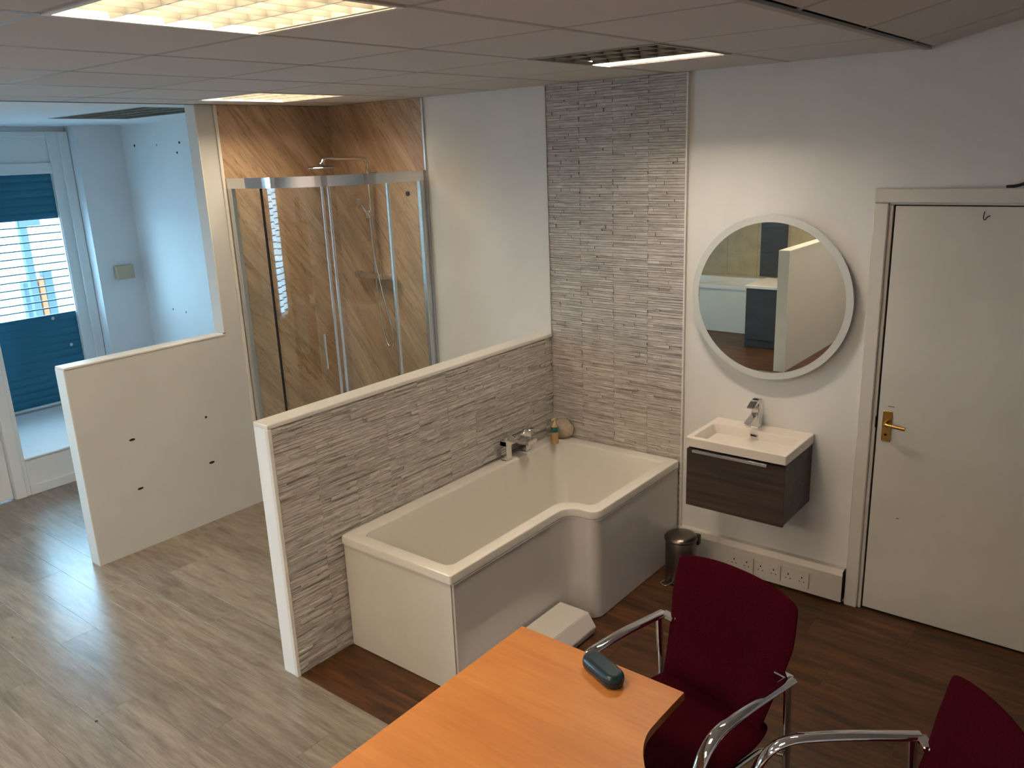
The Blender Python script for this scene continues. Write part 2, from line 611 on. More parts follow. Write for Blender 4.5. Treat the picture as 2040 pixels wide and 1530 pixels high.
# window_1: tall sash with teal roller shutter in the bay
win = MB()
for (y0, y1, z0, z1) in ((-1.80, -1.72, .29, 2.545), (-0.71, -0.545, .29, 2.545), (-1.72, -0.71, 2.21, 2.30), (-1.72, -0.71, 2.50, 2.545), (-1.72, -0.71, .29, .305)):
    win.box(-5.82, y0, z0, -5.75, y1, z1, bev=0.004)
window_1 = struct('window_1', win, WALLC)
ob('transom_panel', box(-5.80, -1.72, 2.295, -5.768, -0.708, 2.505, bev=0.003), WALLC, window_1)
ob('bead', box(-5.79, -0.716, .305, -5.76, -0.702, 2.21), PVC, window_1)
ob('window_frame', box(-5.75, -0.625, .29, -5.72, -0.548, 2.54, bev=0.006), WALLC, window_1)
ob('glass', box(-5.845, -1.72, .305, -5.84, -0.71, 2.21), WGLASS, window_1)
shut = thing('roller_shutter', 'teal slatted shutter with open see-through band, in the narrow window behind the low partition', 'shutter', (-5.79, -1.215, 0.305))
SL = 0.0618
slat_cache = {}
def slat_mesh(kind):
    if kind not in slat_cache:
        mb = MB()
        if kind == 'open':
            mb.box(-0.008, -0.505, 0, 0.008, 0.505, 0.010, bev=0.002)
        else:
            h = SL
            prof = [(-0.004, -0.004), (0.004, -0.002), (0.009, h*0.3), (0.009, h*0.65), (0.002, h*0.99), (-0.004, h*0.99)]
            mb.prism([(a, b) for a, b in prof], -0.505, 0.505, axis='y')
        slat_cache[kind] = mb.mesh('slat', TEAL)
    return slat_cache[kind]
for i in range(31):
    z = i*SL
    zz = z+0.305
    ob('slat', slat_mesh('open' if 1.07 < zz+SL/2 < 1.86 else 'closed'), None, shut, (0, 0, z))
for y in (-0.2, 0.35):
    ob('shutter_guide_bolt', MB().cyl((0.0, 0.30 if y > 0 else 0.41, 0.72 if y > 0 else 0.47), (0.02, 0.30 if y > 0 else 0.41, 0.72 if y > 0 else 0.47), 0.014, 10), SATIN, shut)
# window_2: wide shopfront glazing out of the frame to the left
w2 = MB()
for y in (-4.30, -3.65, -2.99):
    w2.box(-4.65, y, .12, -4.60, y+0.05, 2.36)
w2.box(-4.65, -4.30, .12, -4.60, -2.95, .17)
w2.box(-4.65, -4.30, 2.31, -4.60, -2.95, 2.36)
window_2 = struct('window_2', w2, WALLC)
ob('glass', box(-4.63, -4.30, .17, -4.625, -2.95, 2.31), WGLASS, window_2)
open_slat = MB().box(-0.008, -0.64, 0, 0.008, 0.64, 0.010, bev=0.002).mesh('slat', TEAL)
for i in range(34):
    ob('slat', open_slat, None, window_2, (-4.585, -3.62, 0.2+i*SL))
# door_2: street door beside the bay
d2 = struct('door_2', box(-4.64, -2.70, 0.005, -4.59, -1.880, 2.05, bev=0.003), WALLC)
ob('door_handle', MB().cyl((-4.59, -2.62, 1.0), (-4.54, -2.62, 1.0), 0.01).cyl((-4.55, -2.62, 1.0), (-4.55, -2.50, 1.0), 0.009), SATIN, d2)
ob('door_frame', box(-4.60, -1.872, 0, -4.555, -1.80, 2.10, bev=0.004).box(-4.60, -2.75, 2.05, -4.555, -1.80, 2.12, bev=0.004), WALLC, d2)
# display ledge in the bay
plinth = struct('trim_1', box(-5.75, -1.77, 0.012, -4.575, -0.60, 0.262, bev=0.004), WALLC)
ob('ledge_top', box(-5.75, -1.77, 0.262, -4.56, -0.55, 0.275, bev=0.003), WALLC, plinth)
ob('skirting', box(-4.575, -1.77, 0.0, -4.56, -0.60, 0.07, bev=0.003), WALLC, plinth)
struct('pavement', box(-60, -60, -0.25, -5.92, 60, -0.12), PAVE)

# ------------------------------------------------------------------ ceiling: tiles on a bar grid
ceiling = struct('ceiling', box(-3.05, YF, 2.80, 0.9, 0.0, 2.86).box(-3.05, YF, H+0.012, -2.98, 0, 2.86), CEILW)
struct('ceiling_alcove', box(-5.95, -1.9, H, -4.60, -0.15, H+0.05).box(-4.60, -0.60, H, -3.05, -0.15, H+0.05).box(-4.60, -1.9, H, -3.05, -1.18, H+0.05).box(-3.32, -1.18, H, -3.05, -0.60, H+0.05).box(-4.65, -1.25, H+0.12, -3.25, -0.55, H+0.16).box(-4.7, -6.3, H, -3.05, -1.9, H+0.05), CEILW)
mbs = MB()
SLO = 0.22
mbs.prism([(0.9, 2.80), (XR, 3.15+0.05), (XR, 3.30), (0.9, 2.86)], YF, 0.0, axis='y')
struct('ceiling_sloped', mbs, CEILW)
GX = [0.73-0.575*i for i in range(0, 8)]      # 0.73 ... -3.295
GY = [0.0, -0.6, -1.195, -1.79, -2.40, -2.99, -3.59, -4.19, -4.79, -5.39, -5.99, -6.3]
LUM = {(1, 1): 'edge', (5, 1): 'on', (1, 4): 'on', (5, 4): 'on', (1, 7): 'on', (4, 7): 'on'}
tc = {}
def ctile(x0, x1, y0, y1):
    k = (round(x1-x0, 3), round(y1-y0, 3))
    if k not in tc:
        tc[k] = MB().box(0.010, 0.010, 0, x1-x0-0.010, y1-y0-0.010, 0.014, bev=0.002).mesh('tile', CTILE)
    return tc[k]
for i in range(7):
    x1, x0 = GX[i], max(GX[i+1], -3.045)
    if x1-x0 < 0.1:
        continue
    for j in range(len(GY)-1):
        y1, y0 = GY[j], GY[j+1]
        if (i, j) in LUM:
            continue
        ob('tile', ctile(x0, x1, y0, y1), None, ceiling, (x0, y0, H+0.0015))
for i in range(1, 7):
    ob('grid_bar', box(GX[i]-0.012, YF, H+0.001, GX[i]+0.012, 0, H+0.006), TEE, ceiling)
ob('main_grid_bar', box(GX[0]-0.014, YF, H-0.004, GX[0]+0.014, 0, H+0.006), TEE, ceiling)
for j in range(1, len(GY)-1):
    segs = []
    ob('grid_bar', box(-3.045, GY[j]-0.012, H+0.002, GX[0], GY[j]+0.012, H+0.006), TEE, ceiling)
ob('grid_bar', box(-3.06, YF, H-0.002, -3.04, 0, H+0.02), TEE, ceiling)
# sloped right hand side
ang = -math.atan(SLO)
GX2 = [0.745, 1.33, 1.92, 2.51, 3.0]
GY2 = [0.0, -0.30, -0.9, -1.5, -2.1, -2.7, -3.3, -3.9, -4.5, -5.1, -5.7, -6.3]
for i in range(4):
    for j in range(len(GY2)-1):
        L = (GX2[i+1]-GX2[i])/math.cos(ang)
        t = ob('tile', ctile(0, L, GY2[j+1], GY2[j]), None, ceiling, (GX2[i], GY2[j+1], H+0.004+SLO*(GX2[i]-GX2[0])))
        t.rotation_euler = (0, ang, 0)
for j in range(1, len(GY2)-1):
    mb = MB().box(0, GY2[j]-0.012, 0.0, 2.32, GY2[j]+0.012, 0.005)
    t = ob('grid_bar', mb, TEE, ceiling, (GX2[0], 0, H+0.004))
    t.rotation_euler = (0, ang, 0)

# ------------------------------------------------------------------ recessed luminaires
def disc_free():
    mb = MB()
    for (a, b, c, d) in ((-.3, -.3, .3, -.28), (-.3, .28, .3, .3), (-.3, -.28, -.28, .28), (.28, -.28, .3, .28)):
        mb.box(a, b, -0.014, c, d, 0.001)
    return mb
def luminaire(x0, x1, y0, y1, state, label, cols=7, rows=4):
    cx, cy = (x0+x1)/2, (y0+y1)/2
    w, d = (x1-x0)/2-0.004, (y1-y0)/2-0.004
    t = thing('ceiling_light', label, 'ceiling light', (cx, cy, H), group='recessed louvred ceiling lights')
    fr = MB()
    e = 0.016
    for (a, b, c, dd) in ((-w, -d, w, -d+e), (-w, d-e, w, d), (-w, -d+e, -w+e, d-e), (w-e, -d+e, w, d-e)):
        fr.box(a, b, -0.002, c, dd, 0.012)
    ob('frame', fr, TEE if state != 'on' else PVC, t)
    hs = MB()
    for (a, b, c, dd) in ((-w, -d, w, -d+.004), (-w, d-.004, w, d), (-w, -d, -w+.004, d), (w-.004, -d, w, d)):
        hs.box(a, b, 0.012, c, dd, 0.105)
    hs.box(-w, -d, 0.105, w, d, 0.11)
    ob('housing', hs, RECESS, t)
    lit = state != 'off'
    lv = MB()
    iw, idp = w-e, d-e
    hb = 0.036
    for r in range(rows+1):
        y = -idp+2*idp*r/rows
        if r in (0, rows):
            yy = y+(0.003 if r == 0 else -0.003)
            lv.box(-iw, yy-0.002, 0.002, iw, yy+0.002, hb)
        else:
            lv.prism([(y-0.0015, 0.002), (y+0.0015, 0.002), (y+0.011, hb), (y-0.011, hb)], -iw, iw, axis='x')
    for c in range(1, cols):
        x = -iw+2*iw*c/cols
        lv.prism([(x-0.001, 0.004), (x+0.001, 0.004), (x+0.005, hb-0.004), (x-0.005, hb-0.004)], -idp, idp, axis='y')
    if state == 'edge':
        y = -idp+2*idp*(rows-1)/rows
        lv.box(-iw, y-0.004, hb, iw, y+0.004, 0.105)
        lv.box(-iw, y-0.003, 0.006, iw, y+0.003, hb)
    ob('louvre', lv, BLADE if state == 'on' else BLADED, t)
    for r in range(rows):
        y = -idp+2*idp*(r+0.5)/rows
        on = state == 'on' or (state == 'edge' and r == rows-1)
        mb = MB().box(-iw+0.01, y-0.050, 0.060, iw-0.01, y+0.050, 0.066) if on else MB().cyl((-iw+0.02, y, 0.07), (iw-0.02, y, 0.07), 0.013, 10)
        ob('tube', mb, (TUBEC if state == 'edge' else TUBEM) if on else RECESS, t)
    return t
luminaire(GX[2], GX[1], GY[2], GY[1], 'edge', 'ceiling light with only its wall-side tube lit, above the stone column')
luminaire(GX[6], GX[5], GY[2], GY[1], 'on', 'small bright ceiling light right in front of the shower panels')
luminaire(GX[2], GX[1], GY[5], GY[4], 'on', 'large warm glowing ceiling light cut by the top edge of the photo')
luminaire(GX[6], GX[5], GY[5], GY[4], 'on', 'lit ceiling light cut by the left edge of the photo')
luminaire(GX[2], GX[1], GY[8], GY[7], 'on', 'added unseen ceiling light behind the camera, near the table')  # extra lamp added out of view to brighten the room
luminaire(GX[5], GX[4], GY[8], GY[7], 'on', 'added unseen ceiling light behind the camera, over the second bath display')  # also added out of view, lights the second display
FILL_GLOW = emit('fill_panel_glow', (1.0, 0.82, 0.66, 1), 35.0)  # glowing panels added behind the camera as frontal fill for the back wall
for (x0, y0) in ((-1.28, -5.09), (0.41, -5.09)):
    t = thing('added_fill_panel', 'added unseen fill-light panel behind the camera, '+('nearer the shopfront' if x0 < 0 else 'over the desk side of the room'), 'ceiling light', (x0, y0, H))
    ob('frame', disc_free(), PVC, t)
    ob('diffuser', box(-0.28, -0.28, -0.012, 0.28, 0.28, -0.004), FILL_GLOW, t)
luminaire(-4.60, -3.32, -1.18, -0.60, 'off', 'unlit grey ceiling light beyond the low partition', cols=14)

# ================================================================== STONE-CLAD HALF WALL + COLUMN
TW, TH = 0.2135, 0.344
stone_cache = {}
def stone_mesh(w, h, var):
    k = (round(w, 3), round(h, 3), var)
    if k in stone_cache:
        return stone_cache[k]
    rnd = random.Random(str(k))
    mb = MB()
    g = 0.0003
    mb.box(g, 0, g, w-g, 0.005, h-g)
    z = 0.0
    lay_ = random.Random('%.3f' % h)
    while z < h-0.004:
        ch = min(lay_.choice((0.010, 0.013, 0.016, 0.020)), h-z)
        if h-z-ch < 0.006:
            ch = h-z
        x = 0.0
        while x < w-0.004:
            cw = rnd.uniform(0.045, 0.19)
            if w-x-cw < 0.03:
                cw = w-x
            dp = rnd.choice((0.009, 0.010, 0.011, 0.012, 0.013, 0.015, 0.018))
            a0, a1 = x+(g if x == 0 else 0), x+cw-(g if x+cw >= w-1e-6 else 0)
            b0, b1 = z+g, z+ch-g
            e1, e2, e3 = rnd.uniform(.0002, .0016), rnd.uniform(.0002, .0016), rnd.uniform(.0002, .0012)
            # slightly tilted face strip, five faces
            d1, d2 = dp+rnd.uniform(-.0015, .0015), dp+rnd.uniform(-.0015, .0015)
            vs = [(a0, .005, b0), (a1, .005, b0), (a1, .005, b1), (a0, .005, b1),
                  (a0, d1, b0+e1), (a1, d2, b0+e2), (a1, d2, b1-e3), (a0, d1, b1-e3)]
            mb.add(vs, [(4, 5, 6, 7), (0, 1, 5, 4), (1, 2, 6, 5), (2, 3, 7, 6), (3, 0, 4, 7)])
            x += cw
        z += ch
    stone_cache[k] = mb.mesh('stone_tile', STONE)
    return stone_cache[k]
ZJ = [0.0, 0.246, 0.590, 0.934, 1.278, 1.622, 1.966, 2.310, H]
def stone_face(parent, origin, rz, L, zmax):
    n = 0
    x = 0.0
    while x < L-0.01:
        w = min(TW, L-x)
        for a, b in zip(ZJ, ZJ[1:]):
            if a >= zmax-0.01:
                break
            b = min(b, zmax)
            o = ob('stone_tile', stone_mesh(w, b-a, n % 5), None, parent)
            ca, sa = math.cos(rz), math.sin(rz)
            o.location = (origin[0]+x*ca, origin[1]+x*sa, a)
            o.rotation_euler = (0, 0, rz)
            n += 1
        x += w
# tile local +Y points out of the wall; rz=pi: along -X, out to -Y
stone_face(wall_back, (-0.341, 0.0, 0), PI, 0.852, H)
ob('edge_trim', box(-0.341, -0.020, 0.0, -0.332, 0.0, H), PVC, wall_back)
ob('edge_trim', box(-1.203, -0.020, 1.197, -1.195, 0.0, H), PVC, wall_back)

HX0, HX1, HL, HH = -1.295, -1.213, 2.010, 1.197
half = thing('half_wall', 'half-height wall clad in beige split-face stone behind the bath, white capped', 'partition wall', (HX1, -1.0, 0))
def rel(o, t):
    """make o (built in world coordinates) a child of the thing t placed at its own base"""
    o.parent = t
    o.location = Vector(o.location)-Vector(t.location)
    return o
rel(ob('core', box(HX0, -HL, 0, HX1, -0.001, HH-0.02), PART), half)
rel(ob('cap', box(HX0-0.004, -HL-0.006, HH-0.02, -1.195, -0.001, HH, bev=0.003), PVC), half)
rel(ob('end_cap', box(HX0, -HL-0.006, 0, HX1-0.004, -HL, HH-0.02, bev=0.001), WALLC), half)
rel(ob('edge_trim', box(HX1-0.004, -HL-0.008, 0, -1.195, -HL+0.010, HH-0.02, bev=0.002), PVC), half)
x = -HL+0.010
n = 0
while x < -0.02:
    w = min(TW, -0.010-x)
    for a, b in zip(ZJ, ZJ[1:]):
        if a >= HH-0.03:
            break
        b = min(b, HH-0.021)
        o = ob('stone_tile', stone_mesh(w, b-a, n % 5), None, half)
        o.location = Vector((HX1, x+w, a))-half.location
        o.rotation_euler = (0, 0, -PI/2)     # local +Y -> +X, local +X -> -Y
        n += 1
    x += w

# ================================================================== LOW PARTITION BESIDE THE SHOWER
PX0, PX1 = -3.14, -3.04
low = thing('partition_wall', 'white stepped partition with four fixing holes, left of the shower', 'partition wall', (PX1, -1.5, 0))
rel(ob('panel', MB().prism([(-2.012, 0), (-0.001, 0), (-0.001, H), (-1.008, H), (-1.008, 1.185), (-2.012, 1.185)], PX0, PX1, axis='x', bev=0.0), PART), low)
rel(ob('cap', box(PX0-0.003, -2.016, 1.185, PX1+0.003, -1.005, 1.197, bev=0.002), PVC), low)
rel(ob('end_cap', box(PX0-.001, -2.019, 0, PX1+0.001, -2.012, 1.185, bev=0.001), PVC), low)
rel(ob('corner_trim', box(PX0-.001, -1.015, 1.197, PX1+0.001, -1.008, H, bev=0.001), PVC), low)
for (y, z, r, e) in ((-1.709, .692, .019, 2.6), (-1.708, .382, .019, 2.6), (-1.222, .697, .008, 1), (-1.226, .392, .020, 2.4)):
    mb = MB()
    vs = [(0, r*math.cos(a*PI/6), r/e*math.sin(a*PI/6)) for a in range(12)]
    mb.add(vs, [tuple(range(12))])
    mb.add([(0.0012, p[1], p[2]) for p in vs], [tuple(range(12))])
    rel(ob('fixing_hole', mb, DARK, None, (PX1+0.0006, y, z)), low)
rel(ob('screw_cap', MB().cyl((-3.045, -1.012, 1.197), (-3.045, -1.012, 1.203), 0.009, 10), STEEL), low)

# shower wall panels (veined laminate) and their trims
rel(ob('wall_panel', box(PX1+0.001, -0.875, 0.0, PX1+0.011, -0.001, H-0.001), MARBLE), low)
ob('wall_panel', box(PX1+0.011, -0.011, 0.0, -2.152, -0.001, H-0.001), MARBLE, wall_back)
rel(ob('edge_trim', box(PX1+0.001, -0.893, 0, PX1+0.014, -0.875, H-0.001), PVC), low)
ob('edge_trim', box(-2.152, -0.014, 0, -2.140, -0.001, H-0.001), SATIN, wall_back)

# ================================================================== SHOWER ENCLOSURE
SX, SY = PX1+0.012, -0.855
SR = 0.53
def quad(off=0.0, n=16):
    """path of the quadrant front, from the left wall round to the back wall; off moves it outwards"""
    p = [(SX, SY-off), (-2.88, SY-off)]
    p += [(-2.70+(SR+off)*math.sin(a), -0.325-(SR+off)*math.cos(a)) for a in [PI/2*i/n for i in range(n+1)]]
    p += [(-2.17+off, -0.16), (-2.17+off, -0.013)]
    return p
def strip(path, t, z0, z1):
    """vertical curved wall along a path, t thick, closed solid"""
    P = [Vector((a, b, 0)) for a, b in path]
    L, R_ = [], []
    for i, p in enumerate(P):
        d = (P[min(i+1, len(P)-1)]-P[max(i-1, 0)]).normalized()
        nrm = Vector((d.y, -d.x, 0))
        L.append(p+nrm*t/2)
        R_.append(p-nrm*t/2)
    n = len(P)
    vs = [(q.x, q.y, z) for z in (z0, z1) for q in L]+[(q.x, q.y, z) for z in (z0, z1) for q in R_]
    mb = MB()
    a, b, c, d = 0, n, 2*n, 3*n
    for i in range(n-1):
        mb_f = [(a+i, a+i+1, b+i+1, b+i), (c+i, d+i, d+i+1, c+i+1), (b+i, b+i+1, d+i+1, d+i), (a+i, c+i, c+i+1, a+i+1)]
        if i == 0:
            fs = []
        fs += mb_f
    fs += [(a, b, d, c), (a+n-1, c+n-1, d+n-1, b+n-1)]
    mb.add(vs, fs, False)
    return mb
enc = thing('shower_enclosure', 'curved quadrant shower enclosure of clear glass with chrome rails, in the corner', 'shower enclosure', (-2.6, -0.42, 0))
ZB, ZT = 0.12, 2.15
def E(name, mb, mat, **p):
    o = rel(ob(name, mb, mat), enc)
    for k, v in p.items():
        o[k] = v
    return o
E('top_rail', strip(quad(0.0, 24), 0.035, ZT-0.062, ZT), CHROME)
E('bottom_rail', strip(quad(0.0, 24), 0.035, ZB, ZB+0.045), CHROME)
E('wall_post', box(SX, SY-0.016, ZB, SX+0.045, SY+0.016, ZT, bev=0.003), SATIN)
E('wall_post', box(-2.186, -0.058, ZB, -2.154, -0.012, ZT, bev=0.003), SATIN)
E('fixed_pane', strip([(SX+0.04, SY+0.004), (-2.70, SY+0.004)], 0.006, ZB+0.04, ZT-0.05), GLASS)
E('fixed_pane', strip([(-2.174, -0.325), (-2.174, -0.05)], 0.006, ZB+0.04, ZT-0.05), GLASS)
def qa(a0, a1, off, n=14):
    return [(-2.70+(SR+off)*math.sin(a), -0.325-(SR+off)*math.cos(a)) for a in [math.radians(a0+(a1-a0)*i/n) for i in range(n+1)]]
dl = E('sliding_door', strip(qa(-2, 46.5, -0.010), 0.006, ZB+0.04, ZT-0.055), GLASS)
dr = E('sliding_door', strip(qa(47.5, 92, -0.010), 0.006, ZB+0.04, ZT-0.055), GLASS)
def post_at(a, off, w, mat, name, z0=ZB+0.04, z1=ZT-0.055):
    r = math.radians(a)
    c = (-2.70+(SR+off)*math.sin(r), -0.325-(SR+off)*math.cos(r))
    mb = MB().box(-w/2, -0.009, z0, w/2, 0.009, z1, bev=0.002, M=Matrix.Translation((c[0], c[1], 0)) @ Matrix.Rotation(r, 4, 'Z'))
    return E(name, mb, mat)
post_at(0, 0.0, 0.006, BLACK, 'seal_strip')
post_at(90, 0.0, 0.020, SATIN, 'seal_strip')
post_at(45.0, -0.010, 0.016, SATIN, 'meeting_strip')
post_at(49.0, -0.010, 0.016, SATIN, 'meeting_strip')
for a in (38, ):
    r = math.radians(a)
    c = (-2.70+(SR+0.028)*math.sin(r), -0.325-(SR+0.028)*math.cos(r))
    c2 = (-2.70+(SR-0.01)*math.sin(r), -0.325-(SR-0.01)*math.cos(r))
    mb = MB().tube([(c[0], c[1], 1.00), (c[0], c[1], 1.22)], 0.008, 10)
    for z in (1.02, 1.20):
        mb.cyl((c2[0], c2[1], z), (c[0], c[1], z), 0.006, 8)
    E('handle', mb, CHROME)
tray = MB()
tp = [(SX, -0.012), (SX, SY-0.02)]+[(-2.88, SY-0.02)]+[(-2.70+(SR+0.02)*math.sin(a), -0.325-(SR+0.02)*math.cos(a)) for a in [PI/2*i/14 for i in range(15)]]+[(-2.15, -0.012)]
tray.prism(tp, 0.0, ZB, bev=0.0)
rel(ob('tray', tray, TRAYM), enc)
# shower mixer with overhead rose, riser, handset and hose
sh = thing('shower_mixer', 'chrome shower column with overhead rose, bar valve and hose on the veined panel', 'shower', (-2.62, -0.06, 1.45))
def S(name, mb, mat=CHROME):
    return rel(ob(name, mb, mat), sh)
S('riser_pipe', MB().tube(round_path([(-2.615, -0.075, 1.47), (-2.615, -0.075, 2.235), (-2.63, -0.42, 2.245), (-2.632, -0.44, 2.20)], 0.04), 0.012, 12))
S('overhead_rose', MB().lathe([(0.012, 0.03), (0.02, 0.012), (0.105, 0.006), (0.11, 0.0), (0.11, -0.004), (0.0, -0.004)], 28, (-2.632, -0.44, 2.19)))
S('wall_bracket', MB().cyl((-2.615, -0.011, 2.13), (-2.615, -0.075, 2.13), 0.014).cyl((-2.615, -0.011, 2.13), (-2.615, -0.018, 2.13), 0.028))
vv = MB().box(-2.765, -0.095, 1.442, -2.455, -0.055, 1.482, bev=0.008)
for x in (-2.69, -2.54):
    vv.cyl((x, -0.011, 1.46), (x, -0.06, 1.46), 0.022)
S('bar_valve', vv)
for x in (-2.785, -2.452):
    S('valve_knob', MB().cyl((x-0.02, -0.075, 1.462), (x+0.02, -0.075, 1.462), 0.026))
S('handset_slider', MB().box(-2.635, -0.105, 1.85, -2.595, -0.06, 1.90, bev=0.006))
S('handset', MB().cyl((-2.60, -0.10, 1.86), (-2.63, -0.17, 1.98), 0.011, 12).cyl((-2.63, -0.165, 1.97), (-2.635, -0.195, 1.965), 0.045, 18))
hose = smooth_path([(-2.60, -0.10, 1.86), (-2.58, -0.11, 1.60), (-2.50, -0.12, 1.30), (-2.44, -0.11, 1.05), (-2.50, -0.09, 0.96), (-2.57, -0.08, 1.02), (-2.60, -0.08, 1.25), (-2.61, -0.08, 1.44)], 4)
S('hose', MB().tube(hose, 0.0065, 8), SATIN)
S('panel_screw', MB().cyl((-2.318, -0.011, 2.005), (-2.318, -0.018, 2.005), 0.016, 14), BLACK)

# ================================================================== BATH (L-shaped)
BX, BY0, BZ = -1.193, -1.705, 0.578       # against the stone face, front end, rim height
bath = thing('shower_bath', 'white L-shaped bath with glossy panels along the stone half wall', 'bath', (-0.85, -0.85, 0))
def B(name, mb, mat):
    return rel(ob(name, mb, mat), bath)
def ltop(inset, r1, r2, r3, back=None):
    """L outline, anticlockwise from the inner back corner; inset = shrink"""
    i = inset
    bk = i if back is None else back
    x0, x1, x2 = BX+bk, -0.508-i, -0.345-i
    y0, y1, ys = BY0+i, -0.022-bk, -0.862+i
    c = []
    def corner(px, py, r, a0, a1, n=6):
        # (px,py) centre
        return [(px+r*math.cos(math.radians(a0+(a1-a0)*k/n)), py+r*math.sin(math.radians(a0+(a1-a0)*k/n))) for k in range(n+1)]
    c += corner(x0+r1, y0+r1, r1, 180, 270)
    c += corner(x1-r1, y0+r1, r1, 270, 360)
    c += corner(x1+r3, ys-r3, r3, 180, 90)           # concave shoulder
    c += corner(x2-r2, ys+r2, r2, 270, 360)
    c += corner(x2-r1, y1-r1, r1, 0, 90)
    c += corner(x0+r1, y1-r1, r1, 90, 180)
    return c
loops = []
def L(pts, z):
    loops.append([(a, b, z) for a, b in pts])
L(ltop(0.0, 0.012, 0.055, 0.075), BZ-0.040)
L(ltop(0.0, 0.012, 0.055, 0.075), BZ-0.006)
L(ltop(0.005, 0.012, 0.052, 0.078), BZ)
L(ltop(0.060, 0.040, 0.045, 0.10, back=0.075), BZ)
L(ltop(0.066, 0.040, 0.045, 0.10, back=0.081), BZ-0.008)
L(ltop(0.085, 0.055, 0.055, 0.10, back=0.10), BZ-0.12)
L(ltop(0.120, 0.070, 0.060, 0.10, back=0.13), BZ-0.34)
L(ltop(0.155, 0.070, 0.050, 0.10, back=0.17), BZ-0.40)
n = len(loops[0])
mb = MB()
vs = [p for lp in loops for p in lp]
fs = []
for k in range(len(loops)-1):
    for i in range(n):
        j = (i+1) % n
        fs.append((k*n+i, k*n+j, (k+1)*n+j, (k+1)*n+i))
mb.add(vs, fs, True)
bm = bmesh.new()
vv = [bm.verts.new(p) for p in loops[-1]]
f = bm.faces.new(vv)
if f.normal.z < 0:
    f.normal_flip()
bmesh.ops.triangulate(bm, faces=bm.faces[:])
mb.bm(bm)
tub = B('tub', mb, ACRYL)
wn = tub.modifiers.new('wn', 'WEIGHTED_NORMAL')
B('waste', MB().cyl((-0.85, -0.60, 0.178), (-0.85, -0.60, 0.184), 0.035, 20), CHROME)
# front panel following the L, with a painted highlight strip under the rim
fp = ltop(0.009, 0.012, 0.050, 0.080)
s0 = 7+3
front = [(fp[7][0]+0.0, fp[7][1])]
front = fp[10:28]+[(fp[28][0], -0.024)]
front = [(fp[10][0], BY0+0.02)]+fp[13:28]+[(fp[28][0], -0.024)]
mbp = strip(front, 0.008, 0.004, BZ-0.050)
mbp.sm = [True]*len(mbp.f)
pnl = B('front_panel', mbp, PANELM)
es = pnl.modifiers.new('es', 'EDGE_SPLIT')
es.split_angle = math.radians(40)
B('rim_highlight_rail', strip([(a+0.006, b-0.004) for a, b in front], 0.006, BZ-0.049, BZ-0.044), PVC)  # pale rail drawn in as the bright glint below the rim
B('end_panel', box(BX+0.003, BY0+0.012, 0.004, -0.523, BY0+0.022, BZ-0.040), PANELE)

# bath filler: two square pillars, body, levers, spout
tap = thing('bath_tap', 'chrome square deck bath filler on the back rim of the bath', 'tap', (-1.15, -0.42, BZ))
def T(name, mb, mat=CHROME):
    return rel(ob(name, mb, mat), tap)
for y in (-0.535, -0.355):
    T('pillar', MB().box(-1.176, y-0.024, BZ, -1.130, y+0.024, BZ+0.115, bev=0.002).box(-1.176, y-0.024, BZ, -1.128, y+0.024, BZ+0.006))
T('body', MB().box(-1.176, -0.559, BZ+0.085, -1.128, -0.331, BZ+0.125, bev=0.003))
T('spout', MB().box(-1.14, -0.485, BZ+0.088, -1.03, -0.405, BZ+0.112, bev=0.003))
for y in (-0.530, -0.360):
    T('lever', MB().box(-1.165, y-0.018, BZ+0.134, -1.080, y+0.018, BZ+0.143, bev=0.002).cyl((-1.150, y, BZ+0.125), (-1.150, y, BZ+0.136), 0.015))
# corner things
st = MB()
bm = bmesh.new()
bmesh.ops.create_icosphere(bm, subdivisions=3, radius=1)
for v in bm.verts:
    p = v.co
    k = 1+0.10*math.sin(p.x*4+1)*math.cos(p.y*5)+0.05*math.sin(p.z*9)
    v.co = Vector((p.x*0.075*k, p.y*0.036*k, p.z*0.062*k+0.058))
    v.co.z = max(v.co.z, 0)
bm.transform(Matrix.Translation((-1.095, -0.075, BZ)) @ Matrix.Rotation(0.55, 4, 'Z'))
st.bm(bm, True)
s = ob('decorative_stone', st, PEB, None)
s['label'] = 'rounded beige stone leaning in the tiled corner of the bath rim'
s['category'] = 'stone'
bt = thing('soap_bottle', 'small tan bottle with teal band standing in front of the beige stone', 'bottle', (-1.080, -0.168, BZ))
ob('bottle_body', MB().lathe([(0.0, 0), (0.021, 0), (0.023, 0.004), (0.023, 0.070), (0.023, 0.105), (0.014, 0.118)], 20), TAN, bt)
ob('bottle_label', MB().lathe([(0.0236, 0.072), (0.0238, 0.075), (0.0238, 0.102), (0.0236, 0.105)], 20), LABELT, bt)
ob('pump_cap', MB().lathe([(0.014, 0.118), (0.013, 0.128), (0.006, 0.130), (0.006, 0.150)], 14).box(-0.006, -0.026, 0.146, 0.006, 0.008, 0.156, bev=0.002), CREAM, bt)

# low bevelled white box in the recess of the bath
lb = MB().prism([(-0.500, 0.004), (-0.300, 0.004), (-0.290, 0.040), (-0.335, 0.105), (-0.500, 0.105)], -1.66, -0.955, axis='y', bev=0.003)
o = ob('long_box', lb, BOXM)
o['label'] = 'low white box with a sloping front, on the dark floor beside the bath'
o['category'] = 'box'

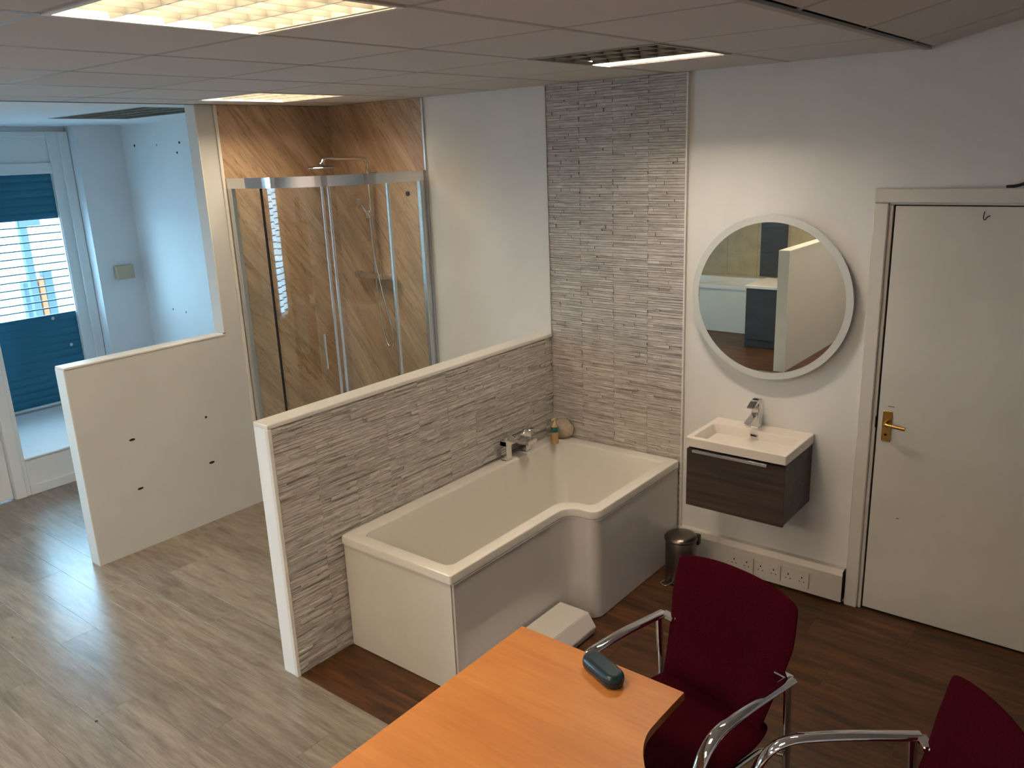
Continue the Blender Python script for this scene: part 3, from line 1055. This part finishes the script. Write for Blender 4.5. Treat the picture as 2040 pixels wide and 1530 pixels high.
# ================================================================== BASIN UNIT
van = thing('basin_unit', 'wall-hung dark wood drawer unit with white basin, under the round mirror', 'basin unit', (0.12, -0.18, 0.495))
def V(name, mb, mat, p=van):
    return rel(ob(name, mb, mat), van)
VX0, VX1, VY, VZ = -0.136, 0.372, -0.372, 0.857
bs = MB()
def rr(x0, y0, x1, y1, r, n=5):
    c = []
    for (px, py, a) in ((x0+r, y0+r, 180), (x1-r, y0+r, 270), (x1-r, y1-r, 0), (x0+r, y1-r, 90)):
        c += [(px+r*math.cos(math.radians(a+90*k/n)), py+r*math.sin(math.radians(a+90*k/n))) for k in range(n+1)]
    return c
lp = [(rr(VX0, VY, VX1, -0.003, .006), VZ-0.046), (rr(VX0, VY, VX1, -0.003, .006), VZ-0.003), (rr(VX0+.003, VY+.003, VX1-.003, -0.004, .006), VZ),
      (rr(VX0+.030, VY+.026, VX1-.030, -0.105, .018), VZ), (rr(VX0+.034, VY+.030, VX1-.034, -0.108, .018), VZ-0.006),
      (rr(VX0+.055, VY+.045, VX1-.055, -0.118, .020), VZ-0.060), (rr(VX0+.10, VY+.07, VX1-.10, -0.14, .020), VZ-0.078)]
n = len(lp[0][0])
vs = [(a, b, z) for pts, z in lp for a, b in pts]
fs = []
for k in range(len(lp)-1):
    for i in range(n):
        j = (i+1) % n
        fs.append((k*n+i, k*n+j, (k+1)*n+j, (k+1)*n+i))
bs.add(vs, fs, False)
bs.add([(a, b, lp[-1][1]) for a, b in lp[-1][0]], [tuple(range(n))])
bs.add([(a, b, lp[0][1]) for a, b in lp[0][0]], [tuple(range(n))[::-1]])
V('basin', bs, CERAM)
V('overflow_slot', MB().box(0.090, -0.119, VZ-0.030, 0.130, -0.108, VZ-0.018, bev=0.003), SATIN)
V('overflow_hole', MB().box(0.096, -0.121, VZ-0.0275, 0.124, -0.118, VZ-0.0215), DARK)
V('waste', MB().cyl((0.118, -0.24, VZ-0.0785), (0.118, -0.24, VZ-0.074), 0.022), CHROME)
V('carcass', MB().box(-0.128, -0.345, 0.500, -0.113, -0.003, 0.808).box(0.351, -0.345, 0.500, 0.366, -0.003, 0.808).box(-0.113, -0.345, 0.500, 0.351, -0.003, 0.515).box(-0.113, -0.015, 0.515, 0.351, -0.003, 0.808).box(-0.113, -0.330, 0.790, 0.351, -0.015, 0.806), WENGE)
drw = V('drawer', MB().box(-0.130, -0.365, 0.496, 0.368, -0.347, 0.796, bev=0.0012), WENGE)
hd = ob('handle', MB().box(-0.095, -0.381, 0.785, 0.285, -0.365, 0.800, bev=0.001), SATIN, drw)
bt2 = thing('basin_tap', 'chrome single-lever mixer tap on the white basin', 'tap', (0.095, -0.055, VZ))
def T2(name, mb, mat=CHROME):
    return ob(name, mb, mat, bt2)
T2('body', MB().box(-0.021, -0.021, 0, 0.021, 0.021, 0.105, bev=0.003).box(-0.026, -0.026, 0, 0.026, 0.026, 0.005))
T2('spout', MB().prism([(-0.02, 0.055), (-0.115, 0.035), (-0.118, 0.052), (-0.02, 0.080)], -0.017, 0.017, axis='x', bev=0.002))
T2('lever_base', MB().box(-0.021, -0.021, 0.108, 0.021, 0.021, 0.135, bev=0.006))
T2('lever', MB().prism([(0.02, 0.150), (0.022, 0.135), (-0.06, 0.128), (-0.085, 0.118), (-0.086, 0.124), (-0.03, 0.152)], -0.018, 0.018, axis='x', bev=0.002))
T2('slot', MB().box(-0.012, -0.030, 0.1505, 0.012, -0.010, 0.1535), DARK)

# ================================================================== ROUND MIRROR
mr = thing('round_mirror', 'round wall mirror with frosted rim above the basin', 'mirror', (0.124, -0.0, 1.511))
def disc(r0, r1, y0, y1, n=72):
    mb = MB()
    vs = []
    for (r, y) in ((r0, y0), (r1, y0), (r1, y1), (r0, y1)):
        vs += [(r*math.cos(2*PI*j/n), y, r*math.sin(2*PI*j/n)) for j in range(n)]
    fs = []
    for k in range(4):
        k2 = (k+1) % 4
        for j in range(n):
            j2 = (j+1) % n
            fs.append((k*n+j, k*n+j2, k2*n+j2, k2*n+j))
    mb.add(vs, fs)
    return mb
mbm = MB()
ring = [(0.366*math.cos(2*PI*j/72), -0.045, 0.366*math.sin(2*PI*j/72)) for j in range(72)]
mbm.add(ring, [tuple(range(72))])
mbm.add([(a, -0.041, c) for a, b, c in ring], [tuple(range(72))[::-1]])
ob('mirror_glass', mbm, MIRROR, mr)
ob('frosted_rim', disc(0.366, 0.400, -0.0445, -0.040), FROST, mr)
ob('back_box', disc(0.05, 0.30, -0.040, -0.003), PVC, mr)

# ================================================================== TRUNKING, SOCKETS, SKIRTING
trk = struct('baseboard_back', MB().prism([(-0.0, 0.018), (-0.050, 0.018), (-0.050, 0.160), (-0.034, 0.188), (0.0, 0.188)], -0.325, 0.566, axis='x'), SOCK)
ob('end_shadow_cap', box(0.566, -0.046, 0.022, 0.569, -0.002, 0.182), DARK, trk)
for i in range(3):
    x = -0.030+i*0.147
    s = thing('double_socket', ['white double socket in the trunking, nearest the bin', 'white double socket in the trunking, middle of three', 'white double socket in the trunking, nearest the door'][i], 'socket', (x, -0.0505, 0.085), group='double sockets in the trunking')
    ob('faceplate', MB().box(0, -0.008, -0.043, 0.143, 0, 0.043, bev=0.002), SOCK, s)
    for k in range(2):
        cx = 0.037+k*0.070
        pins = MB()
        pins.box(cx-0.003, -0.0086, 0.008, cx+0.003, -0.0078, 0.017)
        pins.box(cx-0.015, -0.0086, -0.012, cx-0.008, -0.0078, -0.008)
        pins.box(cx+0.008, -0.0086, -0.012, cx+0.015, -0.0078, -0.008)
        ob('pin_holes', pins, DARK, s)
        ob('switch', MB().box(cx-0.006+(0.018 if k else -0.018), -0.0105, 0.020, cx+0.006+(0.018 if k else -0.018), -0.008, 0.034, bev=0.001), SOCK, s)
# socket box on the column in the bay
cs = ob('wall_box', box(-5.6, -0.410, 1.295, -5.55, -0.255, 1.412, bev=0.006), CREAM)
cs['label'] = 'small cream switch box on the pale column face in the alcove'
cs['category'] = 'socket'

# ================================================================== DOOR
door = struct('door_1', box(0.660, -0.012, 0.012, 1.42, 0.028, 1.955, bev=0.002), DOORM)
dfm = MB()
dfm.box(0.575, -0.030, 0, 0.636, 0.0, 1.967, bev=0.004)
dfm.box(0.636, -0.016, 0, 0.652, 0.0, 1.959, bev=0.002)
dfm.box(0.575, -0.030, 1.968, 1.50, 0.0, 2.030, bev=0.004)
dfm.box(0.636, -0.016, 1.960, 1.44, 0.0, 1.970, bev=0.002)
dfm.box(1.44, -0.030, 0, 1.50, 0.0, 1.968, bev=0.004)
ob('door_frame', dfm, GLOSSW, door)
ob('door_gap', MB().box(0.652, -0.004, 0.0, 0.660, -0.001, 1.962).box(0.652, -0.004, 1.955, 1.425, -0.001, 1.961).box(0.652, -0.004, 0.0, 1.42, -0.001, 0.012), DARK, door)
hn = MB()
hn.box(0.681, -0.018, 0.885, 0.722, -0.011, 1.032, bev=0.002)
ob('handle_plate', hn, BRASS, door)
ob('door_lever', MB().tube(round_path([(0.700, -0.016, 0.978), (0.700, -0.060, 0.978), (0.792, -0.062, 0.972)], 0.015), 0.0085, 12, rx=0.007), BRASS, door)
ob('key_hole', MB().cyl((0.700, -0.0185, 0.918), (0.700, -0.0195, 0.918), 0.006, 10), DARK, door)
ob('latch_plate', box(0.650, -0.019, 0.945, 0.655, -0.010, 1.00), DARK, door)
hk = MB().tube(smooth_path([(1.004, -0.014, 1.936), (1.003, -0.03, 1.918), (1.005, -0.034, 1.905), (1.012, -0.030, 1.903), (1.014, -0.02, 1.914), (1.024, -0.013, 1.918)], 3), 0.002, 6)
ob('hook', hk, BLACK, door)
ob('tape_mark', box(0.70, -0.0126, 1.052, 0.728, -0.0119, 1.056), STEEL, door)
ob('tape_mark', box(0.778, -0.0126, 0.512, 0.790, -0.0119, 0.517), STEEL, door)
cb = ob('cable', MB().tube(smooth_path([(1.07, -0.012, 2.034), (1.11, -0.016, 2.037), (1.15, -0.02, 2.055), (1.25, -0.02, 2.10), (1.4, -0.015, 2.16)], 3), 0.006, 8), BLACK)
cb['label'] = 'short black cable lying on top of the door frame at the right edge'
cb['category'] = 'cable'

# ================================================================== PEDAL BIN
bn = thing('pedal_bin', 'small brushed steel pedal bin between the bath and the socket trunking', 'bin', (-0.205, -0.262, 0))
ob('bin_body', MB().lathe([(0.0, 0.008), (0.078, 0.008), (0.081, 0.012), (0.081, 0.235), (0.079, 0.240)], 40), STEEL, bn)
ob('base_ring', MB().lathe([(0.0, 0), (0.083, 0.0), (0.083, 0.014), (0.079, 0.014)], 40), BLACK, bn)
ob('lid', MB().lathe([(0.080, 0.240), (0.087, 0.242), (0.088, 0.250), (0.082, 0.262), (0.06, 0.270), (0.0, 0.273)], 40), STEEL, bn)
ob('hinge', MB().box(0.052, 0.040, 0.205, 0.082, 0.072, 0.262, bev=0.006), BLACK, bn)
ob('pedal', MB().tube(round_path([(-0.045, -0.060, 0.018), (-0.060, -0.112, 0.014), (-0.020, -0.130, 0.014), (-0.005, -0.078, 0.018)], 0.012), 0.0035, 8), SATIN, bn)

# ================================================================== TABLE
tb = thing('desk', 'wave-shaped beech desk in the foreground with a teal glasses case on it', 'table', (0.5, -2.9, 0))
TZ = 0.73
outl = [(0.112, -2.016), (0.708, -2.024)]
ccv = smooth_path([(0.708, -2.024, 0), (0.706, -2.15, 0), (0.708, -2.27, 0), (0.80, -2.40, 0), (0.98, -2.60, 0), (1.05, -2.85, 0), (1.05, -3.30, 0)], 3)
outl += [(p.x, p.y) for p in ccv[1:]]
outl += [(0.115, -3.30)]
top = MB().prism(outl, TZ-0.024, TZ, bev=0.0)
tt = rel(ob('desk_top', top, BEECH), tb)
eb = MB()
pts = [Vector((a, b, 0)) for a, b in outl]
nn = len(pts)
vs = []
for p, q in zip(pts, pts[1:]+pts[:1]):
    d = (q-p).normalized()
    nr = Vector((d.y, -d.x, 0))
    if (p+nr*0.001-Vector((0.5, -2.7, 0))).length < (p-Vector((0.5, -2.7, 0))).length:
        nr = -nr
    a, b = p+nr*0.0012, q+nr*0.0012
    o = len(eb.v)
    eb.add([(a.x, a.y, TZ-0.0245), (b.x, b.y, TZ-0.0245), (b.x, b.y, TZ-0.0012), (a.x, a.y, TZ-0.0012)], [(0, 1, 2, 3)])
rel(ob('edge_band', eb, BEECHE), tb)
for (x, y) in ((0.17, -2.12), (0.17, -3.22), (0.98, -3.22), (0.60, -2.40)):
    lg = MB().cyl((x, y, 0.01), (x, y, TZ-0.025), 0.02, 16).cyl((x, y, 0), (x, y, 0.012), 0.026, 16)
    rel(ob('leg', lg, SATIN), tb)
rel(ob('beam', box(0.17, -3.23, 0.62, 0.98, -3.20, 0.70).box(0.155, -3.22, 0.64, 0.185, -2.12, 0.70), SATIN), tb)

# glasses case: stadium clam shell
gc = thing('glasses_case', 'dark teal hard glasses case lying on the beech desk', 'glasses case', (0.477, -2.092, TZ), rz=math.radians(-22))
def stad(L_, Wd, n=14):
    r = Wd/2
    p = []
    for k in range(n+1):
        a = -PI/2+PI*k/n
        p.append((L_/2-r+r*math.cos(a), r*math.sin(a)))
    for k in range(n+1):
        a = PI/2+PI*k/n
        p.append((-L_/2+r+r*math.cos(a), r*math.sin(a)))
    return p
def shell(levels, cap_top, cap_bot):
    mb = MB()
    ls = [[(a, b, z) for a, b in stad(Lx, Wx)] for Lx, Wx, z in levels]
    n = len(ls[0])
    vs = [p for l in ls for p in l]
    fs = []
    for k in range(len(ls)-1):
        for i in range(n):
            j = (i+1) % n
            fs.append((k*n+i, k*n+j, (k+1)*n+j, (k+1)*n+i))
    mb.add(vs, fs, True)
    mb.add(ls[-1], [tuple(range(n))])
    mb.add(ls[0], [tuple(range(n))[::-1]])
    return mb
ob('case_base', shell([(0.135, 0.045, 0.0), (0.155, 0.060, 0.004), (0.163, 0.068, 0.014), (0.165, 0.070, 0.021)], 0, 0), CASEM, gc)
ob('case_lid', shell([(0.165, 0.070, 0.0225), (0.164, 0.069, 0.030), (0.158, 0.063, 0.038), (0.145, 0.050, 0.042), (0.13, 0.036, 0.0435)], 0, 0), CASEM, gc)

# ================================================================== CHAIRS
def chair(loc, rz, label):
    t = thing('armchair', label, 'chair', loc, rz, group='burgundy chrome-armed meeting chairs')
    # local: +y is the back, seat 0.46 high
    def grid(fn, nu, nv, th, name):
        """padded sheet fn(u,v)->(pos, normal) given a rounded thickness"""
        mb = MB()
        F, Bk = [], []
        for i in range(nu+1):
            for j in range(nv+1):
                u, v = i/nu, j/nv
                p, nrm = fn(u, v)
                e = min(u, 1-u, 1)*nu
                f_ = min(v, 1-v)*nv
                tt_ = th*(0.15 if min(e, f_) < 0.5 else (0.75 if min(e, f_) < 1.5 else 1.0))
                F.append(p+nrm*tt_/2)
                Bk.append(p-nrm*tt_/2)
        w = nv+1
        vs = F+Bk
        o = len(F)
        fs = []
        for i in range(nu):
            for j in range(nv):
                a, b, c, d = i*w+j, (i+1)*w+j, (i+1)*w+j+1, i*w+j+1
                fs.append((a, b, c, d))
                fs.append((o+a, o+d, o+c, o+b))
        for i in range(nu):
            fs.append((i*w, o+i*w, o+(i+1)*w, (i+1)*w))
            fs.append((i*w+nv, (i+1)*w+nv, o+(i+1)*w+nv, o+i*w+nv))
        for j in range(nv):
            fs.append((j, j+1, o+j+1, o+j))
            fs.append((nu*w+j, o+nu*w+j, o+nu*w+j+1, nu*w+j+1))
        mb.add(vs, fs, True)
        x = ob(name, mb, FAB, t)
        sb = x.modifiers.new('sub', 'SUBSURF')
        sb.levels = sb.render_levels = 2
        return x
    def seat(u, v):
        # rounded rectangle mapping, v from front to back
        x = (u-0.5)
        y = (v-0.5)
        wd = 0.475-0.03*v
        cx = x*wd*(1-0.10*(abs(2*y)**5))
        yy = 0.0+y*0.47*(1-0.06*(abs(2*x)**5))-0.015
        z = 0.445-0.030*max(0, -2*y-0.6)**1.5*1.4+0.012*(2*x)**2+0.022*max(0, 2*y-0.5)
        return Vector((cx, yy, z)), Vector((0, 0, 1))
    def back(u, v):
        x = u-0.5
        wd = 0.395+0.09*min(1, v*1.5)-0.02*max(0, v-0.7)*2.2
        z = 0.46+v*0.44-0.030*(abs(2*x)**3.0)*max(0, v-0.25)
        yy = 0.185+v*0.125+0.03*math.sin(v*PI)*0.6-0.035*(2*x)**2
        return Vector((x*wd, yy, z)), Vector((0, -1, 0.25)).normalized()
    grid(seat, 12, 12, 0.06, 'seat')
    grid(back, 12, 12, 0.05, 'backrest')
    for s in (-1, 1):
        a = 0.258*s
        path = [(a, 0.235, 0.0), (a, 0.215, 0.40), (a, 0.200, 0.652)]
        ob('rear_leg', MB().tube(path, 0.0125, 12), CHROME, t)
        arm = round_path([(a, 0.222, 0.660), (a, 0.0, 0.668), (a, -0.175, 0.655), (a, -0.245, 0.52), (a, -0.255, 0.0)], 0.10, 7)
        ob('arm_tube', MB().tube(arm, 0.0095, 14, rx=0.0205), CHROME, t)
        ob('arm_bracket', MB().box(min(a, a-0.055*s), 0.205, 0.652, max(a, a-0.055*s), 0.236, 0.668, bev=0.003), CHROME, t)
        for y in (0.235, -0.255):
            ob('foot', MB().cyl((a, y, 0.0), (a, y, 0.014), 0.017, 12), CASTOR, t)
        ob('back_bracket', MB().tube(round_path([(a-0.05*s, 0.222, 0.660), (a-0.065*s, 0.232, 0.655), (a-0.075*s, 0.236, 0.640)], 0.01), 0.008, 8), SATIN, t)
    ob('seat_rail', MB().tube(round_path([(-0.258, 0.20, 0.40), (-0.20, 0.17, 0.400), (-0.19, -0.15, 0.395), (0.19, -0.15, 0.395), (0.20, 0.17, 0.400), (0.258, 0.20, 0.40)], 0.04), 0.009, 10), CHROME, t)
    ob('cross_bar', MB().tube([(-0.258, -0.248, 0.40), (0.258, -0.248, 0.40)], 0.009, 10), CHROME, t)
    return t
chair((0.600, -1.850, 0), math.radians(-13), 'burgundy padded chair with chrome arms, tucked at the end of the desk')
chair((1.256, -2.076, 0), math.radians(-53), 'burgundy chrome-armed chair cut by the bottom right corner of the photo')

# ================================================================== STREET THINGS SEEN THROUGH THE SHUTTER
g = thing('street_sign_post', 'dark street post with a top plate seen through the shutter slats', 'post', (-9.0, 0.24, -0.12))
ob('post', MB().box(-0.04, -0.04, 0, 0.04, 0.04, 1.80), POSTM, g)
ob('plate', MB().box(-0.03, -0.05, 1.73, 0.03, 0.20, 1.82), POSTM, g)
g = thing('street_bollard', 'grey street bollard with an orange band seen through the shutter slats', 'bollard', (-9.35, 0.50, -0.12))
ob('bollard_body', MB().box(-0.06, -0.01, 0, 0.06, 0.10, 1.16, bev=0.01), POSTM, g)
ob('orange_band', MB().box(-0.06, -0.075, 0.55, 0.065, -0.012, 1.09, bev=0.005), ORANGE, g)
ob('side_box', MB().box(-0.08, -0.25, 0.55, 0.05, -0.078, 1.05, bev=0.02), POSTM, g)

# ================================================================== SECOND DISPLAY (behind the camera, seen in the mirror)
p3 = thing('display_partition', 'white display partition reflected in the round mirror', 'partition wall', (-1.35, -5.2, 0))
rel(ob('panel', box(-1.40, -6.29, 0, -1.30, -4.15, 1.20), PART), p3)
rel(ob('end_cap', box(-1.405, -4.15, 0, -1.295, -4.142, 1.20), PVC), p3)
rel(ob('cap', box(-1.405, -6.29, 1.20, -1.295, -4.142, 1.212), PVC), p3)
b2 = thing('straight_bath', 'plain white bath reflected in the left of the round mirror', 'bath', (-3.2, -5.9, 0))
bb = MB()
lp = [(rr(-4.0, -6.28, -2.33, -5.58, .01), .53), (rr(-4.0, -6.28, -2.33, -5.58, .01), .575), (rr(-3.93, -6.21, -2.40, -5.65, .05), .575), (rr(-3.85, -6.15, -2.5, -5.72, .08), .20)]
n = len(lp[0][0])
bb.add([(a, b, z) for pts, z in lp for a, b in pts], [(k*n+i, k*n+(i+1) % n, (k+1)*n+(i+1) % n, (k+1)*n+i) for k in range(3) for i in range(n)])
bb.add([(a, b, .20) for a, b in lp[-1][0]], [tuple(range(n))])
rel(ob('tub', bb, ACRYL), b2)
rel(ob('front_panel', box(-4.0, -5.60, 0.004, -2.335, -5.59, .53), PANELE), b2)
rel(ob('end_panel', box(-2.345, -6.28, 0.004, -2.335, -5.60, .53), PANELE), b2)
v2 = thing('floor_vanity', 'dark grey vanity with white top reflected in the round mirror', 'basin unit', (-1.75, -5.3, 0))
rel(ob('carcass', box(-2.09, -5.60, 0.004, -1.42, -5.02, .665), SLATE), v2)
rel(ob('drawer', box(-2.08, -5.02, 0.09, -1.43, -5.003, .66, bev=.001), SLATE), v2)
rel(ob('basin', box(-2.10, -5.60, .665, -1.41, -4.995, .700, bev=.006), CERAM), v2)
rel(ob('tap', MB().box(-1.86, -5.55, .70, -1.82, -5.51, .84, bev=.004).box(-1.86, -5.55, .80, -1.82, -5.42, .82, bev=.004), CHROME), v2)
k = 0
for j in range(5):
    for i in range(8):
        x0 = -4.5+i*0.4
        if x0 > -1.6:
            continue
        ob('wall_tile', MB().box(x0+.001, YF, j*.3+.001, min(x0+.4, -1.41)-.001, YF+.010, j*.3+.299, bev=.001), BEIGET, wall_front)
for j in range(4):
    ob('dark_tile', MB().box(-2.46, YF+.0102, .60+j*.3, -2.12, YF+.018, .899+j*.3, bev=.001), SLATE, wall_front)
